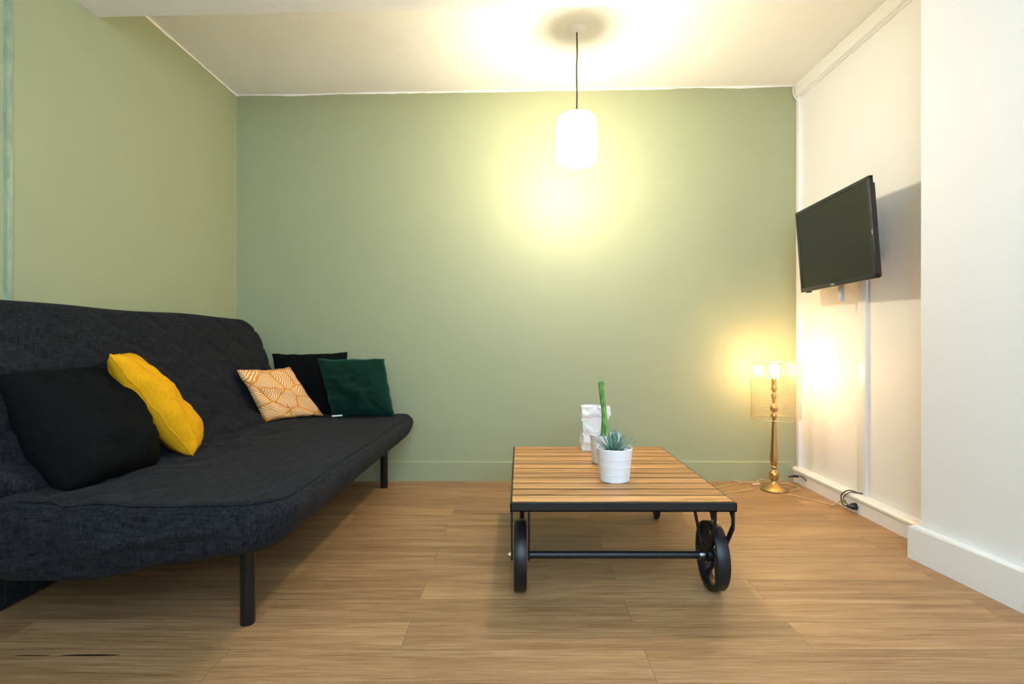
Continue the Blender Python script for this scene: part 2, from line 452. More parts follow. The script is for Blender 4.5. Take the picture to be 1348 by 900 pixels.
def ss(a, b, x):
    t = max(0, min(1, (x-a)/(b-a))); return t*t*(3-2*t)
def ridge(p, s=1):   # fold like wrinkles
    return 1-abs(noise.noise(p))*2.2*s
def quilt(u, v):
    # clamshell / ogee stitched lines
    s = .125; best = 9
    for k in (-1, 0, 1, 2):
        row = math.floor(v/s)+k
        f = row*s + .034*math.sin(2*PI*u/.27 + (PI if row % 2 else 0)) + .012*noise.noise(Vector((u*4, row*3.3, 0)))
        best = min(best, abs(v-f))
    return 1-math.exp(-(best/.016)**2)
Y0, Y1 = 1.47, 3.425
yc, hy = (Y0+Y1)/2, (Y1-Y0)/2
sofa = tag(empty('sofa_bed', (-1.1, yc, 0)), 'charcoal grey sofa bed with quilted back and black round legs along the green wall', 'sofa')
# seat
SX0, SX1 = -1.56, -.655
sx, hx = (SX0+SX1)/2, (SX1-SX0)/2
def seat_disp(co, n, dist):
    x, y, z = co.x+sx, co.y+yc, co.z+.37
    p = Vector((x, y, z))
    top = max(0, n.z)
    near = 1-ss(Y0, Y0+.35, y)
    # quilting barely reads on the seat, stronger toward the back
    a = ss(-1.0, -1.35, x)
    if top > .3: z += (quilt(y*1.0+.07, x)-1)*.004*(.25+a)*top
    z += top*.010*noise.noise(Vector((x*2.2, y*1.6, 0)))
    z += top*a*.012*ridge(Vector((x*7, y*3.2+noise.noise(p*3), 1)))
    # side sag and creases on the near end
    side = 1-abs(n.z)
    if n.z < .5:
        w = near*ss(-.75, -1.35, x)
        low = ss(.40, .29, z)
        z -= w*low*.085 + near*low*.016*noise.noise(Vector((x*4, 0, 7)))
        cr = ridge(Vector((x*3.0-z*5.5, y*2, z*9+x*3)), 1.3)
        y += -side*near*.018*cr*ss(-.75, -1.1, x)
        x += .004*side*noise.noise(Vector((y*6, z*10, 2)))
        d1 = (z-(.265+.11*ss(-1.45,-.9,x)))/.018; d2 = (z-(.34+.05*math.sin(x*5)))/.014
        y -= side*near*.020*math.exp(-d1*d1)*ss(-.72,-.95,x) - side*near*.012*math.exp(-(d1+1.6)**2)*ss(-.72,-.95,x)
        y -= side*near*.012*math.exp(-d2*d2)*ss(-1.0,-1.2,x)
        y += -side*.004*noise.noise(Vector((x*8, z*12, 2)))
    x -= .04*ss(.42, .29, z)*ss(.0, .8, max(0, n.x)+.4*(n.z < 0))*ss(-.9, -.7, x)
    # top seam
    if abs(dist-.035) < .012 and n.z > .2: z -= .0035*math.exp(-((dist-.035)/.005)**2)
    return Vector((x, y, z))
seat_bm = slab(hx, hy, .073, .145, .05, 92, 190, 14, seat_disp)
seat = link('seat_mattress', seat_bm, 'sofa', sofa, smooth=True)
bm = bmesh.new(); path = []
sd = .030; R2 = .145-sd
def seam_pt(x, y, nx_, ny_):
    return seat_disp(Vector((x, y, .0700)), Vector((nx_*.45, ny_*.45, .85)).normalized(), .02)
for q in range(41): path.append(seam_pt(-hx+.15+(hx-sd-R2+hx-.15)*q/40, -hy+sd, 0, -1))
for q in range(1, 12):
    a = -PI/2+PI/2*q/12; path.append(seam_pt(hx-.145+R2*math.cos(a), -hy+.145+R2*math.sin(a), math.cos(a), math.sin(a)))
for q in range(91): path.append(seam_pt(hx-sd, -hy+.145+(2*hy-.29)*q/90, 1, 0))
for q in range(1, 12):
    a = PI/2*q/12; path.append(seam_pt(hx-.145+R2*math.cos(a), hy-.145+R2*math.sin(a), math.cos(a), math.sin(a)))
tube(bm, path, .0030, 6)
path = []
for q in range(12):
    zz = .058-.115*q/11; a = -1.03
    path.append(seat_disp(Vector((hx-.145+.145*math.cos(a), -hy+.145+.145*math.sin(a), zz)), Vector((math.cos(a), math.sin(a), 0)), .0))
tube(bm, path, .0022, 6); link('seam_piping', bm, 'sofa', seat, smooth=True)
# backrest : local x = up the slope, y = along, z = thickness
lo = Vector((-1.455, 0, .40)); hi = Vector((-1.685, 0, 1.055))
up = (hi-lo).normalized(); nrm = Vector((up.z, 0, -up.x)); Lb = (hi-lo).length
def back_disp(co, n, dist):
    u, v, t = co.y+yc, co.x+Lb/2, co.z
    k = max(0, n.z)
    t += k*((quilt(u, v)-1)*.009 + .006*noise.noise(Vector((u*2.5, v*3, 0))) )
    t += k*ss(.24, .02, v)*.022*ridge(Vector((u*4.5, v*8+noise.noise(Vector((u*3, v*3, 4)))*1.5, 3)))
    t += k*.05*ss(.16, 0, v)
    dz = .010*noise.noise(Vector((u*2.0, 9, 0)))*ss(.5, .66, v)
    P = lo + up*(v+dz) + nrm*(t-.062)
    return Vector((P.x, u, P.z))
back_bm = slab(Lb/2, hy-.02, .062, .17, .05, 74, 200, 10, back_disp)
link('backrest', back_bm, 'sofa', sofa, smooth=True)
# added dark sheet standing in for shade under the sofa, then the frame
bm = slab(.012, hy-.03, .20, .01, .008, 4, 90, 12, lambda c, n, d: Vector((c.x-1.735+.01*noise.noise(Vector((c.y*4, c.z*5, 0))), c.y+yc, c.z+.205)))
link('added_shade_sheet', bm, 'sofa', sofa, smooth=True)
bm = bmesh.new()
tube(bm, [(-.86, 1.62, .285), (-.86, 3.38, .285)], .016, 10); tube(bm, [(-1.5, 1.62, .285), (-1.5, 3.38, .285)], .016, 10)
for y in (1.705, 2.4, 3.30): tube(bm, [(-.84, y, .275), (-1.76, y, .275)], .014, 8)
link('bed_frame', bm, 'black_leg', sofa, smooth=True)
for (x, y) in ((-.871, 1.703), (-.838, 3.29), (-1.76, 1.703), (-1.76, 3.29)):
    bm = bmesh.new(); lathe(bm, [(.0215,0),(.0225,.002),(.0225,.30),(.02,.302)], (x, y, 0), 24)
    link('leg', bm, 'black_leg', sofa, autosmooth=40)

# ------------------------------------------------------------------ cushions
def cushion(name, c00, c10, c11, c01, th, m, front, label, pinch=.055, n=34, seed=0, wr=.008, sag=.0, thb=None, group=None, seam=None):
    """c00 bottom-left, c10 bottom-right, c11 top-right, c01 top-left (seam corners)"""
    C = [Vector(c) for c in (c00, c10, c11, c01)]
    nr = (C[1]-C[0]).cross(C[3]-C[0]).normalized()
    if nr.dot(Vector(front)) < 0: nr = -nr
    bm = bmesh.new(); uvl = bm.loops.layers.uv.new('UVMap'); cache = {}; uvs = {}; seamco = {}
    def V(i, j, side):
        edge = i in (0, n) or j in (0, n)
        key = (i, j, 0 if edge else side)
        if key in cache: return cache[key]
        s, t = 2*i/n-1, 2*j/n-1
        # edge pinch (edges bow inward)
        s2 = s*(1-pinch*(1-t*t)); t2 = t*(1-pinch*(1-s*s))
        a, b = (s2+1)/2, (t2+1)/2
        P = C[0]*(1-a)*(1-b)+C[1]*a*(1-b)+C[2]*a*b+C[3]*(1-a)*b
        q = max(0, (1-abs(s)**2.2)*(1-abs(t)**2.2))**.42
        tz = t*(1-.0)
        q *= 1 - sag*t
        e = Vector((s*2.3+seed, t*2.3, side*4))
        wv = wr*noise.noise(e)*1.2 + wr*.6*noise.noise(e*2.4) 
        rad = max(abs(s), abs(t))
        # corner folds radiating from seam
        wv += wr*1.1*ss(.55, .95, rad)*noise.noise(Vector((math.atan2(t, s)*5, seed, side)))*(1-ss(.96, 1, rad))
        h = (th if side > 0 else (thb if thb is not None else th))/2
        P = P + nr*side*(q*(h+wv)) 
        mid = (C[0]+C[1]+C[2]+C[3])/4
        P = mid + (P-mid)*(1+.035*ss(.6, 1, rad)*noise.noise(Vector((s*3.5, t*3.5, seed+9))))
        if edge: P += nr*.012*noise.noise(Vector((s*4, t*4, seed)))*(1-abs(s*t))
        if edge: seamco[(i, j)] = P.copy()
        v = bm.verts.new(P); cache[key] = v; uvs[v] = (i/n, j/n); return v
    for side in (1, -1):
        for i in range(n):
            for j in range(n):
                try: f = bm.faces.new((V(i,j,side), V(i+1,j,side), V(i+1,j+1,side), V(i,j+1,side)))
                except ValueError: continue
                for l in f.loops: l[uvl].uv = uvs[l.vert]
    o = link(name, bm, m, smooth=True)
    if seam:
        pts = [(i, 0) for i in range(n)]+[(n, j) for j in range(n)]+[(i, n) for i in range(n, 0, -1)]+[(0, j) for j in range(n, 0, -1)]
        b2 = bmesh.new(); tube(b2, [seamco[p] for p in pts], .0024, 6, closed=True)
        link('seam_piping', b2, seam, o, smooth=True)
    tag(o, label, 'cushion', group); return o
def cam(x, y, Z): return ((x-CX)/F*Z, Z, H-(y-CY)/F*Z)
# big black cushion nearest the camera
cushion('cushion', cam(92,646,1.60), cam(205,612,2.00), cam(150,486,2.03), cam(-8,494,1.61), .23, 'black_cushion', (1,0,.3),
        'large black cushion at the near left end of the sofa seat', seed=3, wr=.020, pinch=-.02, sag=.25)
cushion('cushion', (-1.300,2.115,.447), (-1.445,2.385,.455), (-1.61,2.15,.850), (-1.432,1.86,.853), .165, 'yellow', (1,0,.3),
        'mustard yellow cushion leaning between the large black cushion and the sofa back', seed=11, wr=.014, pinch=.01, sag=.1, seam='yellow')
leafc = cushion('cushion', (-1.425,2.97,.447), (-1.20,3.26,.449), (-1.41,3.26,.748), (-1.545,2.89,.752), .105, 'leaf_print', (1,-.5,.3),
        'small orange and cream leaf print cushion leaning on the middle of the sofa back', seed=21, wr=.016, pinch=.07, sag=.05)
cushion('cushion', cam(372,548,3.385), cam(462,548,3.385), cam(457,463.5,3.415), cam(357,465,3.415), .085, 'black_cushion', (0,-1,0),
        'black cushion standing behind the green velvet one at the far end of the sofa', seed=31, wr=.010, pinch=.04, thb=.04)
gc = cushion('cushion', cam(437,549,3.24), cam(520,548,3.24), cam(506.5,471,3.33), cam(417,472,3.30), .16, 'velvet', (0,-1,.1),
        'dark green velvet cushion at the far end of the sofa', seed=41, wr=.022, pinch=.045, sag=.3, thb=.07)
bm = B((0,0,0), (.062,.0015,.009), .0004)
o = link('care_label', bm, 'tag', gc); o.matrix_parent_inverse = Matrix.Identity(4)
o.matrix_basis = Matrix.Translation(Vector(cam(437, 548.5, 3.19))) @ Matrix.Rotation(math.radians(-4), 4, 'Y')
o['label'] = 'white label at the lower left corner'

# ------------------------------------------------------------------ coffee table
TX0, TX1, TY0, TY1, TZ = -.0325, .745, 1.82, 2.803, .351
table = tag(empty('coffee_table', ((TX0+TX1)/2, (TY0+TY1)/2, 0)), 'industrial trolley coffee table with slatted wood top and black iron wheels', 'table')
bm = bmesh.new()
fz0, fz1, t = .318, .349, .006
for (lo_, hi_) in (((TX0,TY0,fz0),(TX1,TY0+t,fz1)), ((TX0,TY1-t,fz0),(TX1,TY1,fz1)), ((TX0,TY0,fz0),(TX0+t,TY1,fz1)), ((TX1-t,TY0,fz0),(TX1,TY1,fz1)),
                 ((TX0,TY0,fz0),(TX1,TY0+.035,fz0+.006)), ((TX0,TY1-.035,fz0),(TX1,TY1,fz0+.006)), ((TX0,TY0,fz0),(TX0+.035,TY1,fz0+.006)), ((TX1-.035,TY0,fz0),(TX1,TY1,fz0+.006)),
                 ((TX0,(TY0+TY1)/2-.02,fz0),(TX1,(TY0+TY1)/2+.02,fz0+.006))):
    box(bm, lo_, hi_, .0012, 1)
link('frame', bm, 'black_metal', table)
link('gap_shade_board', B((TX0+t+.001, TY0+t+.001, fz0+.007), (TX1-t-.001, TY1-t-.001, TZ-.0022)), 'black_metal', table)['label'] = 'black board standing in for shade in the slat gaps'  # black sheet below the slats paints the gaps dark in place of shade
ns = 12; pitch = (TY1-TY0-2*t-.002)/ns
for k in range(ns):
    y = TY0+t+.001+pitch*k
    bm = B((TX0+t+.001, y+.0060, TZ-.002), (TX1-t-.001, y+pitch-.0060, TZ+random.uniform(-.0004,.0004)), .0007, 1)
    link('slat', bm, 'wood', table)
WY, WR = 1.948, .121
def wheel(x0, x1, out):
    w = bmesh.new(); xc = (x0+x1)/2
    # rim with flanged section
    lathe(w, [(WR-.014,x0),(WR-.002,x0),(WR,x0+.003),(WR,x1-.003),(WR-.002,x1),(WR-.014,x1),(WR-.016,x1-.004),(WR-.019,xc+.006),(WR-.019,xc-.006),(WR-.016,x0+.004),(WR-.014,x0)], (0,WY,WR), 72, 'x', cap=False)
    bmesh.ops.remove_doubles(w, verts=w.verts, dist=.00005)
    o = link('wheel', w, 'black_metal', table, autosmooth=35)
    h = bmesh.new(); lathe(h, [(.016,x0-.001),(.023,x0+.002),(.025,xc-.006),(.025,xc+.006),(.023,x1-.002),(.016,x1+.001)], (0,WY,WR), 32, 'x')
    hh = link('hub', h, 'black_metal', o, autosmooth=35)
    for k in range(6):
        s = bmesh.new(); a0 = k*PI/3+.3
        pts = []
        for q in range(9):
            f = q/8; r = .022+(WR-.017-.022)*f; a = a0+.75*math.sin(f*PI*.5)
            pts.append((r*math.cos(a), r*math.sin(a), .0085-.003*math.sin(f*PI)))
        L0, R0 = [], []
        for q, (a, b, wd) in enumerate(pts):
            a2, b2, _ = pts[min(q+1, 8)]; a1, b1, _ = pts[max(q-1, 0)]
            d = Vector((a2-a1, b2-b1)).normalized(); nn = Vector((-d.y, d.x))*wd
            L0.append((a+nn.x, b+nn.y)); R0.append((a-nn.x, b-nn.y))
        prism(s, [(WY+p[0], WR+p[1]) for p in L0+R0[::-1]], 'x', xc-.005, xc+.005)
        link('spoke', s, 'black_metal', o, autosmooth=35)
    return o
wheel(-.020, .025, -1); wheel(.683, .728, 1)
def bracket(x0, x1):
    """V-shaped flat iron fork beside a wheel"""
    b = bmesh.new()
    def strip(pts, w):
        Lp, Rp = [], []
        for q, (a, z) in enumerate(pts):
            a2, z2 = pts[min(q+1, len(pts)-1)]; a1, z1 = pts[max(q-1, 0)]
            d = Vector((a2-a1, z2-z1)).normalized(); nn = Vector((-d.y, d.x))*w/2
            Lp.append((a+nn.x, z+nn.y)); Rp.append((a-nn.x, z-nn.y))
        prism(b, Lp+Rp[::-1], 'x', x0, x1)
    strip([(1.835, .318), (1.835, .262), (WY-.012, WR+.01)], .022)
    strip([(2.055, .318), (2.055, .262), (WY+.012, WR+.01)], .022)
    strip([(1.826, .3155), (2.066, .3155)], .006)
    prism(b, [(1.835,.318),(1.875,.318),(1.842,.285)], 'x', x0, x1); prism(b, [(2.055,.318),(2.015,.318),(2.048,.285)], 'x', x0, x1)
    lathe(b, [(.021, x0-.0005), (.021, x1+.0005)], (0, WY, WR), 24, 'x')
    link('wheel_bracket', b, 'black_metal', table)
bracket(.672, .677); bracket(.734, .739); bracket(-.0305, -.0255); bracket(.031, .036)
bm = bmesh.new(); tube(bm, [(.036, WY, WR), (.672, WY, WR)], .0135, 16); link('axle', bm, 'black_metal', table, autosmooth=40)
for x0, x1 in ((-.044, -.030), (.739, .751)):
    bm = bmesh.new(); lathe(bm, [(.004,x0),(.0075,x0+.002),(.0085,x0+.006),(.0085,x1-.002),(.0095,x1)] if x0 < 0 else [(.0095,x0),(.0085,x0+.002),(.0085,x1-.004),(.004,x1)], (0,WY,WR), 12, 'x'); 
    o = link('axle_nut', bm, 'steel', table, autosmooth=40); o['label'] = 'bright steel axle nut'
bm = bmesh.new(); lathe(bm, [(.017, .656), (.017, .6715)], (0,WY,WR), 20, 'x'); link('axle_collar', bm, 'steel', table, autosmooth=40)['label'] = 'steel collar on the axle'
for cxr in (.700, .012):    # rear casters
    bm = bmesh.new(); r = .045
    y = 2.722
    lathe(bm, [(r-.006,-.012),(r,-.008),(r,.008),(r-.006,.012)], (cxr, y, r), 32, 'x')
    cw = link('rear_caster_wheel', bm, 'black_metal', table, autosmooth=35)
    bm = bmesh.new()
    for s in (-1, 1): prism(bm, [(y-.02,.125),(y+.02,.125),(y+.014,.04),(y-.014,.04)], 'x', cxr+s*.017-.002, cxr+s*.017+.002)
    box(bm, (cxr-.019,y-.02,.122), (cxr+.019,y+.02,.128)); tube(bm, [(cxr,y,.125),(cxr,y,.318)], .012, 12)
    box(bm, (cxr-.03,y-.03,.312), (cxr+.03,y+.03,.318)); tube(bm, [(cxr-.02,y,r),(cxr+.02,y,r)], .005, 8)
    link('rear_caster_fork', bm, 'black_metal', table)

# ------------------------------------------------------------------ pots and plants
def pot(x, y, label, cat='plant'):
    p = tag(empty('potted_plant', (x, y, TZ)), label, cat)
    prof = [(.001,0),(.055,0),(.0585,.003)]
    for z in (.032, .064, .096): 
        r = .0585+(.0705-.0585)*z/.13
        prof += [(r-.0003, z-.0022), (r, z-.0016), (r-.0022, z-.0006), (r-.0022, z+.0006), (r+.0001, z+.0016), (r+.0003, z+.0022)]
    prof += [(.0700,.124),(.0712,.127),(.0705,.1305),(.0675,.1305),(.0655,.118),(.060,.110)]
    bm = bmesh.new(); lathe(bm, prof, (x,y,TZ), 56, cap=False); link('pot', bm, 'ceramic', p, autosmooth=25)
    bm = bmesh.new()
    lathe(bm, [(.0655,.112),(.045,.117),(.02,.119),(.001,.120)], (x,y,TZ), 32, cap=False)
    for v in bm.verts: v.co.z += .003*noise.noise(v.co*90)
    link('soil', bm, 'soil', p, smooth=True)
    return p
# succulent
PX, PY = .3775, 2.115
pa = pot(PX, PY, 'spiky blue-green succulent in the front white ribbed pot on the coffee table')
def leaf(base, az, el, ln, w, curl, bm):
    d = Vector((math.cos(az)*math.cos(el), math.sin(az)*math.cos(el), math.sin(el)))
    side = Vector((-math.sin(az), math.cos(az), 0)); n = 8; prev = None; p = Vector(base)
    for i in range(n+1):
        f = i/n; wd = w*(1-f)**.5*(.75+.6*f*(1-f)*2)+.0003; upv = side.cross(d).normalized()
        if upv.z < 0: upv = -upv
        ring = [bm.verts.new(p+side*wd), bm.verts.new(p+upv*wd*.15), bm.verts.new(p-side*wd), bm.verts.new(p-upv*wd*.55)]
        if prev:
            for k in range(4): bm.faces.new((prev[k], prev[(k+1) % 4], ring[(k+1) % 4], ring[k]))
        else: bm.faces.new(ring)
        prev = ring
        el2 = curl/n; d = (Matrix.Rotation(el2, 3, side) @ d) ; p = p+d*(ln/n)
    bm.faces.new(prev[::-1])
rnd = random.Random(5)
for k in range(34):
    ring = k/34
    az = k*2.39996; el = .32+1.15*(ring**1.1); ln = .094-.012*ring+rnd.uniform(-.010,.012)
    bm = bmesh.new()
    leaf((PX+.008*math.cos(az), PY+.008*math.sin(az), TZ+.116), az, el, ln, .0066, -.35+rnd.uniform(-.25,.15), bm)
    link('leaf', bm, 'aloe', pa, smooth=True)
# cactus
KX, KY = .391, 2.425
pc = pot(KX, KY, 'tall thin green cactus in the middle white pot behind the succulent')
bm = bmesh.new(); n = 40; prev = None; NR = 40
for i in range(n+1):
    f = i/n; z = TZ+.112+.262*f
    r = .0165-.004*ss(0,.35,f)+.001*math.sin(f*9)
    if f > .93: r *= math.sqrt(max(.0, 1-((f-.93)/.0701)**2))
    ox = -.004-.010*f+.004*math.sin(f*5)
    ring = []
    for k in range(NR):
        a = 2*PI*k/NR + f*.25
        rr = r*(1+.10*math.cos(8*a)) * (1+.015*noise.noise(Vector((a*2, z*60, 0))))
        ring.append(bm.verts.new((KX+ox+rr*math.cos(a), KY+rr*math.sin(a), z)))
    if prev:
        for k in range(NR): bm.faces.new((prev[k], prev[(k+1) % NR], ring[(k+1) % NR], ring[k]))
    prev = ring
bm.faces.new(prev)
st = link('cactus_stem', bm, 'cactus', pc, smooth=True)
bm = bmesh.new()
for k in range(8):
    for i in range(24):
        f = (i+.5)/26; z = TZ+.118+.256*f; a = 2*PI*k/8+f*.25
        r = (.0165-.004*ss(0,.35,f))*1.09; ox = -.004-.010*f+.004*math.sin(f*5)
        c = Vector((KX+ox+r*math.cos(a), KY+r*math.sin(a), z))
        for q in range(4):
            d = Vector((math.cos(a+rnd.uniform(-.8,.8)), math.sin(a+rnd.uniform(-.8,.8)), rnd.uniform(-.6,.6))).normalized()
            s = d.orthogonal().normalized()*.0003
            v = [bm.verts.new(c+s), bm.verts.new(c-s), bm.verts.new(c+d*.004), bm.verts.new(c+d.cross(s).normalized()*.0003)]
            bm.faces.new((v[0], v[1], v[2])); bm.faces.new((v[1], v[3], v[2])); bm.faces.new((v[3], v[0], v[2]))
o = link('spines', bm, 'tag', st); o['kind'] = 'stuff'
# crumpled paper bag
GX, GY, GW, GD, GH = .386, 2.725, .071, .045, .222
bm = bmesh.new(); nz, per = 26, 64; prev = None; rings = []
for i in range(nz+1):
    f = i/nz; z = GH*f
    ring = []
    for k in range(per):
        a = k/per*4; side = int(a); u = a-side
        base = [(-1,-1),(1,-1),(1,1),(-1,1)]
        p0, p1 = base[side], base[(side+1) % 4]
        x, y = p0[0]+(p1[0]-p0[0])*u, p0[1]+(p1[1]-p0[1])*u
        waist = 1-.17*math.exp(-((f-.50)/.17)**2)
        gus = 0
        X = x*GW*waist; Y = y*GD*(1-.1*math.exp(-((f-.52)/.2)**2))
        q = Vector((X*11, Y*11, z*13+3)); am = .3+ss(0,.25,f)
        def fac(v):  # faceted crumple
            return abs(noise.noise(v))+.5*abs(noise.noise(v*2.1))
        dx, dy = (fac(q)-.25), (fac(q+Vector((9,3,1)))-.25)
        X += .028*am*dx*(1 if x > 0 else -1)*(-1); Y += .026*am*dy*(-1 if y > 0 else 1)
        zz = z
        if i == nz: zz += .004*noise.noise(Vector((X*40, Y*40, 0)))
        ring.append(bm.verts.new((GX+X, GY+Y, TZ+zz+.0005)))
    rings.append(ring)
for A, Bq in zip(rings, rings[1:]):
    for k in range(per): bm.faces.new((A[k], A[(k+1) % per], Bq[(k+1) % per], Bq[k]))
bm.faces.new(rings[0][::-1])
# turned in rim and inner wall
def inner(ring, s, dz):
    return [bm.verts.new((GX+(v.co.x-GX)*s, GY+(v.co.y-GY)*s*.97, v.co.z+dz)) for v in ring]
r1 = inner(rings[-1], .97, .001); r2 = inner(rings[-1], .95, -.05); r3 = inner(rings[10], .9, 0)
for A, Bq in ((rings[-1], r1), (r1, r2), (r2, r3)):
    for k in range(per): bm.faces.new((A[k], A[(k+1) % per], Bq[(k+1) % per], Bq[k]))
bm.faces.new(r3)
tag(link('paper_bag_vase', bm, 'paper', autosmooth=18), 'white crumpled paper bag vase at the back of the coffee table', 'vase')

# ------------------------------------------------------------------ television
tl, tr_ = Vector(cam(1047,281,3.18)), Vector(cam(1143,230,2.45)); bl, br_ = Vector(cam(1054,385,3.175)), Vector(cam(1153.5,366,2.455))
tv = empty('television', tuple((tl+tr_+bl+br_)/4 + Vector((.03,0,0)))); tag(tv, 'black flat screen television on a wall arm against the white wall', 'television')
ex = ((tr_-tl)+(br_-bl)).normalized(); ez = ((tl-bl)+(tr_-br_)); ez = (ez-ex*ez.dot(ex)).normalized(); ey = ex.cross(ez)     # ey points behind the screen or front
if ey.x < 0: ey = -ey
TW, TH = ((tr_-tl).length+(br_-bl).length)/2, ((tl-bl).length+(tr_-br_).length)/2
O = (tl+tr_+bl+br_)/4
mt = Matrix(((ex.x, ey.x, ez.x, O.x), (ex.y, ey.y, ez.y, O.y), (ex.z, ey.z, ez.z, O.z), (0,0,0,1)))
def tvpart(name, lo, hi, m, bev=.002, parent=tv, seg=2):
    b = bmesh.new(); box(b, lo, hi, bev, seg, mt); return link(name, b, m, parent, autosmooth=40)
w2, h2 = TW/2, TH/2
bz = .018
b = bmesh.new()
for lo_, hi_ in (((-w2,0,h2-bz),(w2,.020,h2)), ((-w2,0,-h2),(w2,.020,-h2+bz*1.3)), ((-w2,0,-h2),(-w2+bz,.020,h2)), ((w2-bz,0,-h2),(w2,.020,h2))): box(b, lo_, hi_, .002, 2, mt)
bezel = link('bezel', b, 'black_plastic', tv, autosmooth=40)
tvpart('screen', (-w2+bz-.002,.0035,-h2+bz*1.3-.002), (w2-bz+.002,.02,h2-bz+.002), 'screen', 0)
tvpart('back_housing', (-w2+.01,.018,-h2+.004), (w2-.008,.034,h2-.03), 'black_plastic', .006)
tvpart('back_hump', (-w2+.10,.032,-h2+.03), (w2-.09,.060,h2-.10), 'black_plastic', .012)
tvpart('maker_mark', (-.028,-.0006,-h2+.008), (.004,.0004,-h2+.0145), 'grey_mark', 0, bezel)['label'] = 'tiny pale grey word mark, too small to read'
tvpart('side_mark', (w2-.006,-.0005,-.035), (w2-.002,.001,-.012), 'grey_mark', 0, bezel)
tvpart('sensor', (-w2+.05,.004,-h2-.008), (-w2+.09,.02,-h2+.001), 'black_plastic', .001)
# wall arm
mount = tv
C0 = Vector((O.x+.070, O.y+.02, O.z))
b = bmesh.new()
box(b, (XR-.012, C0.y+.0, C0.z-.11), (XR, C0.y+.10, C0.z+.11), .003)
tube(b, [(XR-.01, C0.y+.05, C0.z+.02), (XR-.05, C0.y+.14, C0.z+.02), (C0.x+.01, C0.y+.01, C0.z+.02)], .014, 10)
tube(b, [(XR-.01, C0.y+.05, C0.z-.03), (XR-.05, C0.y+.14, C0.z-.03), (C0.x+.01, C0.y+.01, C0.z-.03)], .014, 10)
tube(b, [(XR-.05, C0.y+.14, C0.z-.05), (XR-.05, C0.y+.14, C0.z+.04)], .015, 12)
link('mount_arm', b, 'black_metal', tv, autosmooth=40)
b = bmesh.new(); box(b, (C0.x-.012, C0.y-.10, C0.z-.10), (C0.x+.014, C0.y+.10, C0.z+.10), .003); link('mount_plate', b, 'black_metal', tv)
# grey bracket tail below the set
b = bmesh.new(); px = Vector(cam(1107.5, 377, 2.86)); 
box(b, (px.x-.012, px.y-.012, 1.118), (px.x+.012, px.y+.012, 1.25), .004)
link('cable_holder', b, 'grey_plastic', tv, autosmooth=40)
b = bmesh.new(); tube(b, [(px.x, px.y, 1.235), (px.x-.01, px.y-.03, 1.26), (O.x+.06, O.y+.05, 1.27)], .012, 8); link('holder_hook', b, 'black_plastic', tv, smooth=True)
b = bmesh.new(); tube(b, catmull([(O.x+.06, O.y-.05, 1.30), (1.74, 2.74, 1.235), (1.79, 2.79, 1.23), (XR-.012, 2.81, 1.26)], 6), .0035, 6); link('power_cord', b, 'cord_black', tv, smooth=True)

# ------------------------------------------------------------------ table lamp on the floor
LX, LY = 1.546, 3.23
lamp = tag(empty('table_lamp', (LX, LY, 0)), 'lit brass candlestick lamp with wire mesh shade standing on the floor in the corner', 'lamp')
k = .001078
bm = bmesh.new()
prof = [(.001,0),(.072,0),(.0775,.004),(.0775,.009),(.074,.013),(.066,.019),(.052,.027),(.036,.034),(.024,.042),(.017,.052),(.0145,.060)]
lathe(bm, prof, (LX,LY,0), 48, cap=False); link('base', bm, 'brass', lamp, autosmooth=60)
def ky(y): return (838-y)*k
pts = [(785,15),(775,21),(762,26),(750,28),(738,26),(730,19),(724,11),(718,11),(712,17),(706,17),(700,12),(692,18),(675,22),(655,23),(620,21),(580,18),(520,15),(460,12.5),(432,11.5),(428,17),(420,19),(410,18),(403,14),(396,13),(390,19),(380,24),(368,24),(360,19),(354,10),(345,9),(335,9),(325,12),(312,15),(300,15),(290,11),(282,9),(275,15),(266,17),(255,15),(245,13),(232,14)]
bm = bmesh.new(); lathe(bm, [(.0145,.058)]+[(w*k, ky(y)) for y, w in pts]+[(.001, ky(231))], (LX,LY,0), 40, cap=False)
st = link('stem', bm, 'brass', lamp, autosmooth=60)
ztop = ky(231)
bm = bmesh.new(); lathe(bm, [(.014,0),(.015,.002),(.015,.03),(.012,.034)], (LX,LY,ztop-.004), 24); link('bulb_socket', bm, 'brass', lamp, autosmooth=40)
bm = bmesh.new()
zb = ztop+.028
lathe(bm, [(.002,0),(.012,.002),(.015,.012),(.023,.028),(.0285,.042),(.030,.052),(.028,.064),(.021,.075),(.011,.0815),(.001,.083)], (LX,LY,zb), 28, cap=False)
link('light_bulb', bm, 'bulb_amber', lamp, smooth=True)
# wire mesh drum
sh = bmesh.new(); SR, sz0, sz1 = .138, .438, .775; scx, scy = LX+.008, LY
for z in (sz0, sz1):
    sh = bmesh.new(); tube(sh, [(scx+SR*math.cos(2*PI*q/56), scy+SR*math.sin(2*PI*q/56), z) for q in range(56)], .0016, 6, closed=True)
    link('shade_ring', sh, 'brass_wire', lamp, smooth=True)
sh = bmesh.new()
for q in range(62):
    a = 2*PI*q/62; tube(sh, [(scx+SR*math.cos(a), scy+SR*math.sin(a), sz0-.004), (scx+SR*math.cos(a), scy+SR*math.sin(a), sz1+.001)], .00055, 4)
for q in range(1, 24):
    z = sz0+(sz1-sz0)*q/24
    tube(sh, [(scx+SR*math.cos(2*PI*i/56), scy+SR*math.sin(2*PI*i/56), z) for i in range(56)], .00055, 4, closed=True)
link('lamp_shade', sh, 'brass_wire', lamp)['label'] = 'brass wire mesh drum shade'
sh = bmesh.new()
